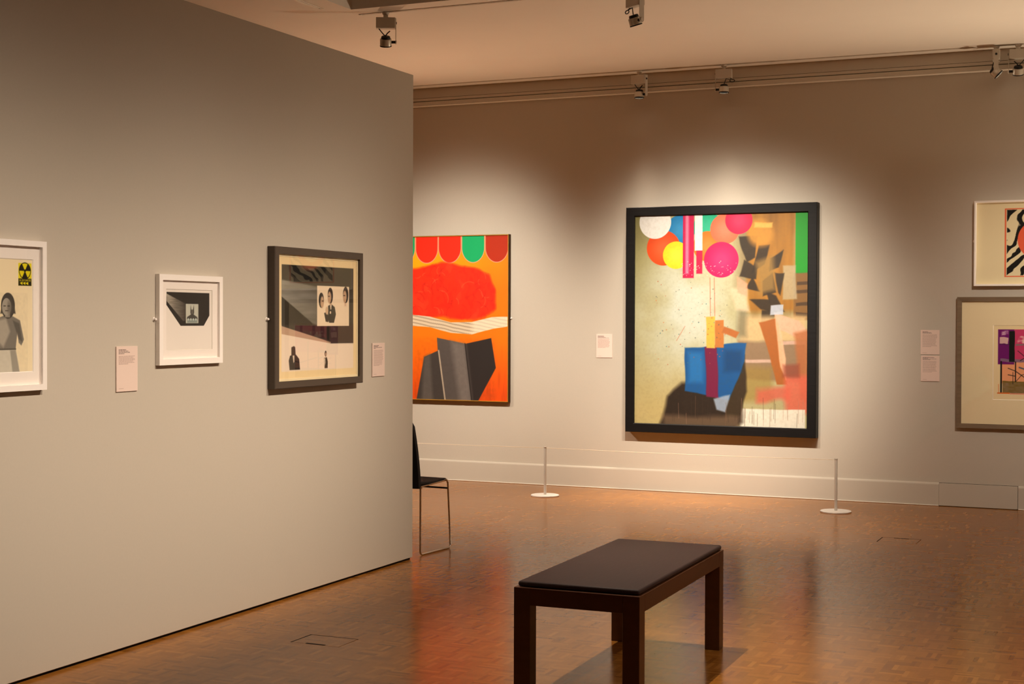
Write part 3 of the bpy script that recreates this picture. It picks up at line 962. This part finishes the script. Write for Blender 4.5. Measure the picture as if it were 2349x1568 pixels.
# dark angular patches
rs_ = random.Random(4)
for (u_, v_, a_, b_) in ((.63, .13, .10, .08), (.70, .16, .08, .10), (.77, .19, .07, .06), (.62, .24, .09, .08), (.72, .29, .08, .08), (.81, .28, .05, .12), (.70, .40, .10, .07), (.74, .47, .07, .05), (.66, .31, .05, .05), (.79, .37, .06, .06)):
    k = [rs_.uniform(-.03, .03) for _ in range(8)]
    P.put(P.poly([(u_ + k[0], v_ + k[1]), (u_ + a_ + k[2], v_ + k[3]), (u_ + a_ + k[4], v_ + b_ + k[5]), (u_ + k[6], v_ + b_ + k[7])], .008, .03), (44, 34, 22), .92)
P.put(P.ell(.73, .09, .07, .08, .03, .03), (196, 138, 52), .9)
P.put(P.rect(.70, .04, .80, .065, .01, .02), (222, 178, 86), .9)
P.put(P.poly([(.70, .22), (.80, .20), (.82, .36), (.73, .38)], .03, .04), (150, 118, 62), .8)
# slanting terracotta uprights, grey and pink steps
P.put(P.rect(.62, .48, .99, .60, .03, .03), (206, 178, 130), .9)
P.put(P.rect(.60, .60, .99, .78, .02, .03), (138, 112, 88), .9)
P.put(P.rect(.62, .685, .86, .70, .006, .01), (206, 176, 160), .9)
P.put(P.rect(.85, .595, .99, .612, .006, .01), (206, 172, 156), .9)
P.put(P.poly([(.73, .51), (.83, .49), (.86, .66), (.89, .80), (.83, .80), (.79, .66)], .008, .02), (166, 96, 42))
P.put(P.poly([(.82, .49), (.84, .49), (.88, .68), (.88, .78), (.85, .72)], .008, .02), (232, 184, 148), .9)
P.put(P.poly([(.82, .46), (.95, .50), (1.0, .56), (.98, .59), (.85, .55)], .008, .03), (224, 176, 150), .9)
P.put(P.rect(.79, .43, .86, .475, .006, .03), (186, 196, 214), .9)
P.put(P.poly([(.93, .56), (1.02, .54), (1.02, .90), (.96, .86)], .02, .02), (176, 104, 60), .85)
P.put(P.rect(.62, .72, .80, .88, .04, .04), (150, 126, 62), .7)
P.put(P.rect(.72, .82, .90, .88, .03, .05), (202, 98, 78), .85)
P.put(P.rect(.88, .76, 1.02, .93, .03, .05), (214, 100, 78), .85)
P.put(P.rect(.86, .70, .95, .76, .02, .03), (140, 64, 48), .7)
P.put(P.rect(.62, .915, .99, 1.02, .006, .01), (232, 230, 216))
P.put(P.rect(.60, .45, .66, .58, .04, .05), (122, 116, 90), .8)
P.put(P.poly([(.56, .36), (.66, .36), (.68, .46), (.60, .46)], .02, .04), (214, 196, 164), .8)
P.put(P.poly([(.60, .30), (.66, .33), (.655, .39), (.60, .37)], .01, .03), (228, 160, 130), .8)
# blue, plum and dark blocks below the centre
P.put(P.poly([(.14, 1.02), (.20, .86), (.28, .80), (.62, .80), (.64, .98), (.60, 1.02)], .025, .04), (42, 32, 24))
P.put(P.poly([(.55, .70), (.65, .66), (.66, .84), (.62, .96), (.54, .96)], .012, .03), (56, 44, 28))
P.put(P.rect(.18, .955, .62, 1.02, .03, .06), (132, 108, 84), .6)
P.put(P.poly([(.29, .635), (.655, .605), (.645, .70), (.56, .885), (.30, .83)], .008, .03), (22, 84, 150))
P.put(P.rect(.31, .65, .40, .80, .03, .04), (36, 116, 190), .8)
P.put(P.rect(.52, .64, .63, .74, .03, .05), (18, 60, 110), .7)
P.put(P.poly([(.415, .63), (.485, .625), (.50, .87), (.43, .86)], .008, .015), (112, 26, 64))
P.put(P.poly([(.47, .87), (.56, .85), (.54, .93), (.49, .92)], .01, .02), (150, 170, 196), .9)
# ochre and amber uprights running down into the blue
P.put(P.rect(.425, .48, .475, .63, .006, .02), (224, 180, 76))
P.put(P.rect(.475, .50, .525, .63, .006, .02), (190, 118, 56))
P.put(P.poly([(.53, .53), (.62, .555), (.60, .585), (.52, .56)], .008, .02), (176, 104, 52))
# flat overlapping discs and bars along the top left
for (u_, v_, r_, col) in ((.27, .07, .085, (20, 124, 190)), (.43, .06, .085, (18, 172, 128)), (.43, .15, .085, (226, 118, 30)), (.17, .155, .100, (222, 74, 20)),
                          (.53, .07, .085, (238, 112, 78)), (.12, .03, .095, (238, 240, 238)), (.245, .19, .078, (244, 216, 34)), (.61, .03, .078, (226, 20, 74)),
                          (.51, .215, .100, (222, 18, 92))):
    P.put(P.ell(u_, v_, r_), col)
    P.put(P.ell(u_, v_, r_ * .55, None, r_ * .6), tuple(min(255, c_ * .8 + 60) for c_ in col), .5)
P.put(P.rect(.285, -.02, .35, .30, .004), (196, 16, 76))
P.put(P.rect(.30, -.02, .32, .28, .012), (240, 150, 180), .8)
P.put(P.rect(.355, -.02, .40, .17, .004), (240, 236, 236))
P.put(P.rect(.365, .17, .40, .28, .004), (206, 24, 74))
# fine speckle and trickles
for _ in range(90):
    u_, v_ = rs_.uniform(.12, .55), rs_.uniform(.28, .72)
    P.put(P.ell(u_, v_, rs_.uniform(.0015, .0035)), rs_.choice([(178, 90, 60), (90, 96, 92), (70, 120, 130), (200, 120, 70)]), .8)
for _ in range(60):
    u_, v_ = rs_.uniform(.27, .6), rs_.uniform(.22, .29)
    P.put(P.ell(u_, v_, rs_.uniform(.0015, .0028)), (250, 220, 214), .8)
for u_ in (.445, .47):
    P.put(P.line([(u_, .30), (u_ + .004, .48)], .004), (206, 96, 66), .7)
P.put(P.line([(.25, .60), (.30, .53)], .003), (196, 96, 66), .7)
for _ in range(40):
    u_ = rs_.uniform(.2, .98)
    P.put(P.line([(u_, rs_.uniform(.86, .95)), (u_ + rs_.uniform(-.004, .004), rs_.uniform(.96, 1.0))], .0025), rs_.choice([(60, 46, 36), (120, 90, 70), (170, 130, 110)]), .5)
P.put(np.clip(P.noise(90, 110, 3) * 2 - .8, 0, 1), (96, 84, 60), 0.09)
P.a *= np.array([.90, .885, .87])
P.build('canvas', m_oil, t, FB, HB - FB, DB - 0.024)

# --- white-framed print at the right edge: plain stand-in with waves and a disc
WW, HW, DW, FW = 0.96, 0.675, 0.055, 0.010
t = picture('framed_print', 'white framed print with black waves inside a coral border, upper right', 'back',
            -1.394, 1.772, WW, HW, [(0, .001), (0, DW), (FW, DW), (FW + 0.004, DW - 0.004), (FW + 0.006, 0.012)], m_white)
w_, h_ = WW - 2 * .014, HW - 2 * .014
P = Paint(w_, h_, 300, (240, 224, 182), 17)
c0, c1 = (.229 - .014) / w_, 1 - (.229 - .014) / w_
v0_, v1_ = (2.447 - .014 - 2.384) / h_, (2.447 - .014 - 1.843) / h_
P.put(P.rect(c0, v0_, c1, v1_), (236, 104, 66))
gx = .012
P.put(P.rect(c0 + gx, v0_ + gx, c1 - gx, v1_ - gx), (236, 222, 180))
inn = P.rect(c0 + gx * 1.5, v0_ + gx * 1.5, c1 - gx * 1.5, v1_ - gx * 1.6)
wv = P.noise(5, 5, 3)
swirl = np.sin((P.U - c0) * 62 + P.V * 26 + np.sin(P.V * 9) * 3.0 + wv * 13)
P.put(inn * np.clip((swirl - .05) * 4, 0, 1) * np.clip((wv * 1.2 + .55 - (P.U - c0)) * 3, 0, 1), (24, 22, 18))
P.put(inn * P.poly([(c0, v0_), (c0 + .10, v0_), (c0 + .02, .20), (c0, .24)], .004, .03), (24, 22, 18))
P.put(P.ell(.5, .46, .165, .165), (236, 100, 66))
P.put(P.ell(.5, .46, .10, .10), (240, 216, 180))
P.build('print', m_print, t, .014, HW - .014, 0.014)
bracket(t, -0.006, HW * 0.53)

# --- brown wooden frame at the right edge
WR, HR, DR, FR = 0.90, 1.047, 0.035, 0.036
t = picture('framed_print', 'brown wooden framed print of purple and pink blocks in a cream mat, lower right', 'back',
            -1.522, 0.638, WR, HR, [(0, .001), (0, DR), (FR, DR - 0.004), (FR, 0.016)], m_brownframe)
MX, MT, MBo = 0.276, 0.224, 0.232
mb = MB()
x0_, x1_, z0_, z1_ = FR - .002, WR - FR + .002, FR - .002, HR - FR + .002
a0_, a1_, b0_, b1_ = MX, WR - 0.10, MBo, HR - MT
for (p, q_, r_, s_) in ((x0_, a0_, z0_, z1_), (a1_, x1_, z0_, z1_), (a0_, a1_, z0_, b0_), (a0_, a1_, b1_, z1_)):
    mb.quad([(p, -.018, r_), (q_, -.018, r_), (q_, -.018, s_), (p, -.018, s_)])
mb.build('mat_board', m_cream, t)
mb = MB()
for (pa, pb) in (((a0_, b0_), (a1_, b0_)), ((a1_, b0_), (a1_, b1_)), ((a1_, b1_), (a0_, b1_)), ((a0_, b1_), (a0_, b0_))):
    ins = lambda p_: (p_[0] + (.003 if p_[0] == a0_ else -.003), p_[1] + (.003 if p_[1] == b0_ else -.003))
    ia, ib = ins(pa), ins(pb)
    mb.quad([(pa[0], -.018, pa[1]), (pb[0], -.018, pb[1]), (ib[0], -.014, ib[1]), (ia[0], -.014, ia[1])])
mb.build('mat_bevel', m_board, t)
w_, h_ = a1_ - a0_, b1_ - b0_
P = Paint(w_, h_, 330, (238, 216, 170), 19)
iu0, iv0 = (.313 - MX) / w_, (HR - MT - (1.428 - .638)) / h_
iv1 = (HR - MT - (.915 - .638)) / h_
X = lambda u: iu0 + u * .60 / w_
Y = lambda v: iv0 + v * (iv1 - iv0)
P.put(P.rect(X(.05), Y(.50), 1.1, Y(.84), .004, .01), (240, 166, 120))
P.put(P.rect(X(.06), Y(.80), 1.1, Y(.985), .01, .02), (124, 100, 44))
P.put(P.noise(14, 40, 2) * P.rect(X(.06), Y(.82), 1.1, Y(.98), .01), (150, 126, 106), .9)
P.put(P.rect(X(0), Y(0), X(.205), Y(.54)), (112, 22, 108))
P.put(P.rect(X(.205), Y(0), 1.1, Y(.50)), (206, 62, 108))
P.put(P.rect(X(.03), Y(.12), X(.14), Y(.22), .006, .05), (236, 206, 190), .85)
P.put(P.rect(X(.03), Y(.02), X(.13), Y(.10), .02, .06) * np.clip(P.noise(14, 18) * 4 - 1.8, 0, 1), (226, 190, 206), .9)
P.put(P.rect(X(.02), Y(.225), X(.20), Y(.235)), (70, 24, 74))
P.put(P.rect(X(.24), Y(.10), X(.52), Y(.22), .01, .06) * np.clip(P.noise(12, 16) * 4 - 1.3, 0, 1), (244, 210, 196), .95)
P.put(P.rect(X(.22), Y(.225), 1.1, Y(.25), .004, .02), (126, 120, 118), .9)
P.put(P.rect(X(.03), Y(.46), X(.36), Y(.505), .008, .03), (132, 110, 130), .9)
P.put(P.rect(X(.14), Y(.025), X(.21), Y(.50), .003, .006), (24, 24, 20))
for u_, va_, vb_, wd_ in ((.042, .50, .98, .024), (.222, .50, .80, .016), (.365, .49, .99, .018), (.56, .3, .98, .02)):
    P.put(P.line([(X(u_), Y(va_)), (X(u_), Y(vb_))], wd_), (26, 22, 18))
for pts, wd_ in (([(.13, .60), (.22, .64), (.36, .76)], .012), ([(.25, .33), (.31, .39), (.40, .50)], .010), ([(.23, .80), (.30, .70), (.36, .68)], .008),
                 ([(.28, .48), (.33, .44), (.36, .42)], .010), ([(.13, .70), (.22, .72)], .012), ([(.19, .66), (.19, .84)], .008), ([(.4, .6), (.7, .7), (.9, .66)], .014)):
    P.put(P.line([(X(u_), Y(v_)) for u_, v_ in pts], wd_), (36, 30, 30), .92)
P.put(P.line([(X(.27), Y(.585)), (X(.36), Y(.62))], .022), (92, 96, 116))
P.put(P.rect(X(-.005), Y(.975), X(.15), Y(.995)), (222, 112, 44))
P.put(P.rect(X(.15), Y(.985), 1.1, Y(1.0)), (232, 140, 118))
P.put(P.line([(X(.01), Y(.85)), (X(.012), Y(.97))], .01), (228, 112, 60), .7)
P.build('print', m_print, t, a0_, b1_, .0142)


# ------------------------------------------------------------------ wall labels
def label(lab, wall, a0, z0, w_, h_, heads, body, seed):
    loc, rz = ((a0, YB, z0), 0.0) if wall == 'back' else ((XL, a0, z0), PI / 2)
    t = thing('wall_label', lab, 'label', loc, rz, 'pale pink wall labels')
    MB().box(0, w_, -0.006, -0.001, 0, h_, 0.0006).build('card', m_label, t)
    P = Paint(w_ - .004, h_ - .004, 900, (232, 208, 196), seed)
    r = random.Random(seed)
    y_ = .06
    for k, f in enumerate(heads):
        seg = .09
        while seg < .09 + f * .84:
            L_ = r.uniform(.05, .13)
            P.put(P.rect(seg, y_, min(seg + L_, .09 + f * .84), y_ + .015, .012), (58, 44, 40), .85 if k == 0 else .6)
            seg += L_ + .016
        y_ += .029
    y_ += .03
    n0, dy = body
    for k in range(n0):
        seg = .09
        end = .09 + .80 * r.uniform(.86, 1.0) * (1 if k < n0 - 1 else .65)
        while seg < end:
            L_ = r.uniform(.03, .11)
            P.put(P.rect(seg, y_, min(seg + L_, end), y_ + .011, .012), (120, 92, 84), .6)
            seg += L_ + .016
        y_ += dy
    P.put(P.rect(.09, .935, .32, .945, .012), (140, 110, 100), .5)
    P.build('printed_text', m_print, t, .002, h_ - .002, 0.0064)


label('pale pink wall label between the cut-off print and the small white frame', 'left', 5.262, 1.168, .148, .203, (.42, .55, .64, .32), (7, .029), 21)
label('pale pink wall label beside the grey brown frame at the partition edge', 'left', 7.576, 1.156, .150, .198, (.5, .4, .8, .2), (15, .033), 22)
label('pale pink wall label left of the large black frame', 'back', -4.617, 1.158, .151, .208, (.45, .5, .6, .85), (13, .030), 23)
label('pale pink wall label by the brown frame, upper of two', 'back', -1.809, 1.222, .149, .198, (.35, .55, .6), (15, .036), 24)
label('pale pink wall label by the brown frame, lower of two', 'back', -1.806, 1.005, .147, .208, (.75, .35, .9, .5), (13, .036), 25)

# ------------------------------------------------------------------ barrier posts and cord
POSTS = [(-7.25, 11.47, 'white barrier post hidden behind the partition end, farthest left'),
         (-4.790, 11.470, 'low pale barrier post on a round base between the orange canvas and black frame'),
         (-2.334, 11.479, 'low pale barrier post on a round base right of the black frame')]
for x_, y_, lab in POSTS:
    t = thing('barrier_post', lab, 'barrier post', (x_, y_, 0), 0, 'low barrier posts before the back wall')
    MB().lathe([(0, 0), (0.118, 0), (0.120, 0.003), (0.120, 0.009), (0.117, 0.012), (0.013, 0.013), (0, 0.013)], n=56).build('base', m_base, t, True)
    MB().lathe([(0.0115, 0.012), (0.0115, 0.404), (0.0095, 0.408), (0.0095, 0.411)], n=20).build('shaft', m_post, t, True)
    MB().lathe([(0.0095, 0.411), (0.0135, 0.411), (0.0135, 0.417), (0.011, 0.420), (0, 0.420)], n=20).build('cap', m_post, t, True)
for i, lab in ((0, 'thin pale elastic cord from the left post to behind the partition'), (1, 'thin pale elastic cord stretched between the two visible posts')):
    (xa, ya, _), (xb, yb_, _) = POSTS[i], POSTS[i + 1]
    P_ = [Vector(((xb - xa) * k / 24, (yb_ - ya) * k / 24, .408 - .006 * math.sin(PI * k / 24))) for k in range(25)]
    P_[0].x += .0135; P_[-1].x -= .0135
    o = MB().tube(P_, 0.0022, 6).build('elastic_rope', m_cord, None, True, (xa, ya, 0))
    o['label'] = lab
    o['category'] = 'rope'

# ------------------------------------------------------------------ bench
BW, BL, BH = 0.516, 1.25, 0.450
bench = thing('gallery_bench', 'dark wooden bench with a flat brown leather pad in the foreground', 'bench', (-2.078, 5.878, 0), math.radians(1.2))
hw, hl, lg = BW / 2, BL / 2, 0.068
for sx in (-1, 1):
    for sy in (-1, 1):
        x_, y_ = sx * (hw - lg / 2), sy * (hl - lg / 2)
        MB().box(x_ - lg / 2, x_ + lg / 2, y_ - lg / 2, y_ + lg / 2, 0, BH, 0.0015).build('leg', m_bwood, bench)
for sx in (-1, 1):
    x_ = sx * (hw - .014)
    MB().box(x_ - .0138, x_ + .0138, -hl + lg, hl - lg, BH - .068, BH - .0005, .001).build('side_rail', m_bwood, bench)
for sy in (-1, 1):
    y_ = sy * (hl - .014)
    MB().box(-hw + lg, hw - lg, y_ - .0138, y_ + .0138, BH - .068, BH - .0005, .001).build('end_rail', m_bwood, bench)
MB().box(-hw + .028, hw - .028, -hl + .028, hl - .028, BH - .030, BH - .004).build('seat_board', m_bwood, bench)
MB().box(-hw + .010, hw - .006, -hl + .016, hl - .010, BH + .0008, BH + .022, 0.009, 4).build('seat_pad', m_cush, bench, True)

# ------------------------------------------------------------------ stacking chair
chair = thing('stacking_chair', 'black upholstered chair on a thin chrome sled frame, half hidden behind the partition', 'chair', (-4.505, 8.433, 0), math.radians(-4.5))
R_ = 0.0062


def arc(c, a0_, a1_, r, n=6):
    return [(c[0] + r * math.cos(a0_ + (a1_ - a0_) * k / n), c[1] + r * math.sin(a0_ + (a1_ - a0_) * k / n)) for k in range(n + 1)]


for sx in (-1, 1):
    x_ = sx * .229
    br = .022
    yz = [(-.184, .438)] + arc((-.184 + br, R_ + br), PI, 1.5 * PI, br) + arc((.186 - br, R_ + br), -PI / 2, 0, br) + [(.150, .440)] + arc((.128, .436), 0, PI / 2, .018)[0:]
    pts = [(x_, p[0], p[1]) for p in yz]
    pts[-1] = (x_ - sx * .01, pts[-1][1], pts[-1][2] - .006)
    pts.append((x_ - sx * .02, -.16, .432))
    MB().tube(pts, R_, 10).build('sled_frame', m_chrome, chair, True)
MB().tube([(-.229, .158, .395), (.229, .158, .395)], .0058, 10).build('front_crossbar', m_lampblack, chair, True)
MB().tube([(-.225, -.16, .425), (.225, -.16, .425)], .0058, 10).build('rear_crossbar', m_chrome, chair, True)
# seat: padded slab with a rolled front
mb = MB()
NS = 14
rows = []
for k in range(NS + 1):
    f = k / NS
    y_ = -.20 + f * .385
    top = .470 - .014 * math.sin(PI * f) - (.028 * max(0, (f - .86) / .14) ** 2)
    hw_ = .222 - .010 * max(0, (f - .8) / .2) ** 2
    bot = .440 if f < .9 else .440
    rows.append([(-hw_, y_, (top + bot) / 2), (-hw_ + .008, y_, top), (hw_ - .008, y_, top), (hw_, y_, (top + bot) / 2), (hw_ - .008, y_, bot), (-hw_ + .008, y_, bot)])
vr = [[mb.bm.verts.new(p) for p in r] for r in rows]
for a_, b_ in zip(vr[:-1], vr[1:]):
    for i in range(6):
        j = (i + 1) % 6
        mb.bm.faces.new((a_[i], a_[j], b_[j], b_[i]))
mb.bm.faces.new(vr[0][::-1]); mb.bm.faces.new(vr[-1])
mb.build('seat', m_chair, chair, True)
# back: curved padded shell, narrower towards the top
mb = MB()
vr = []
for k in range(15):
    f = k / 14
    z_ = .425 + f * .425
    hw_ = .230 - .018 * f ** 2 - (.014 * max(0, (f - .93) / .07) ** 2)
    yc = -.200 - .055 * f ** 1.5
    ring = []
    for s_ in range(9):
        u_ = -1 + s_ / 4
        ring.append((hw_ * u_, yc - .018 + .012 * u_ * u_, z_))
    for s_ in range(9):
        u_ = 1 - s_ / 4
        ring.append((hw_ * u_ * .99, yc + .012 + .012 * u_ * u_, z_))
    vr.append([mb.bm.verts.new(p) for p in ring])
for a_, b_ in zip(vr[:-1], vr[1:]):
    n_ = len(a_)
    for i in range(n_):
        j = (i + 1) % n_
        mb.bm.faces.new((a_[i], a_[j], b_[j], b_[i]))
mb.bm.faces.new(vr[0][::-1]); mb.bm.faces.new(vr[-1])
mb.build('backrest', m_chair, chair, True)
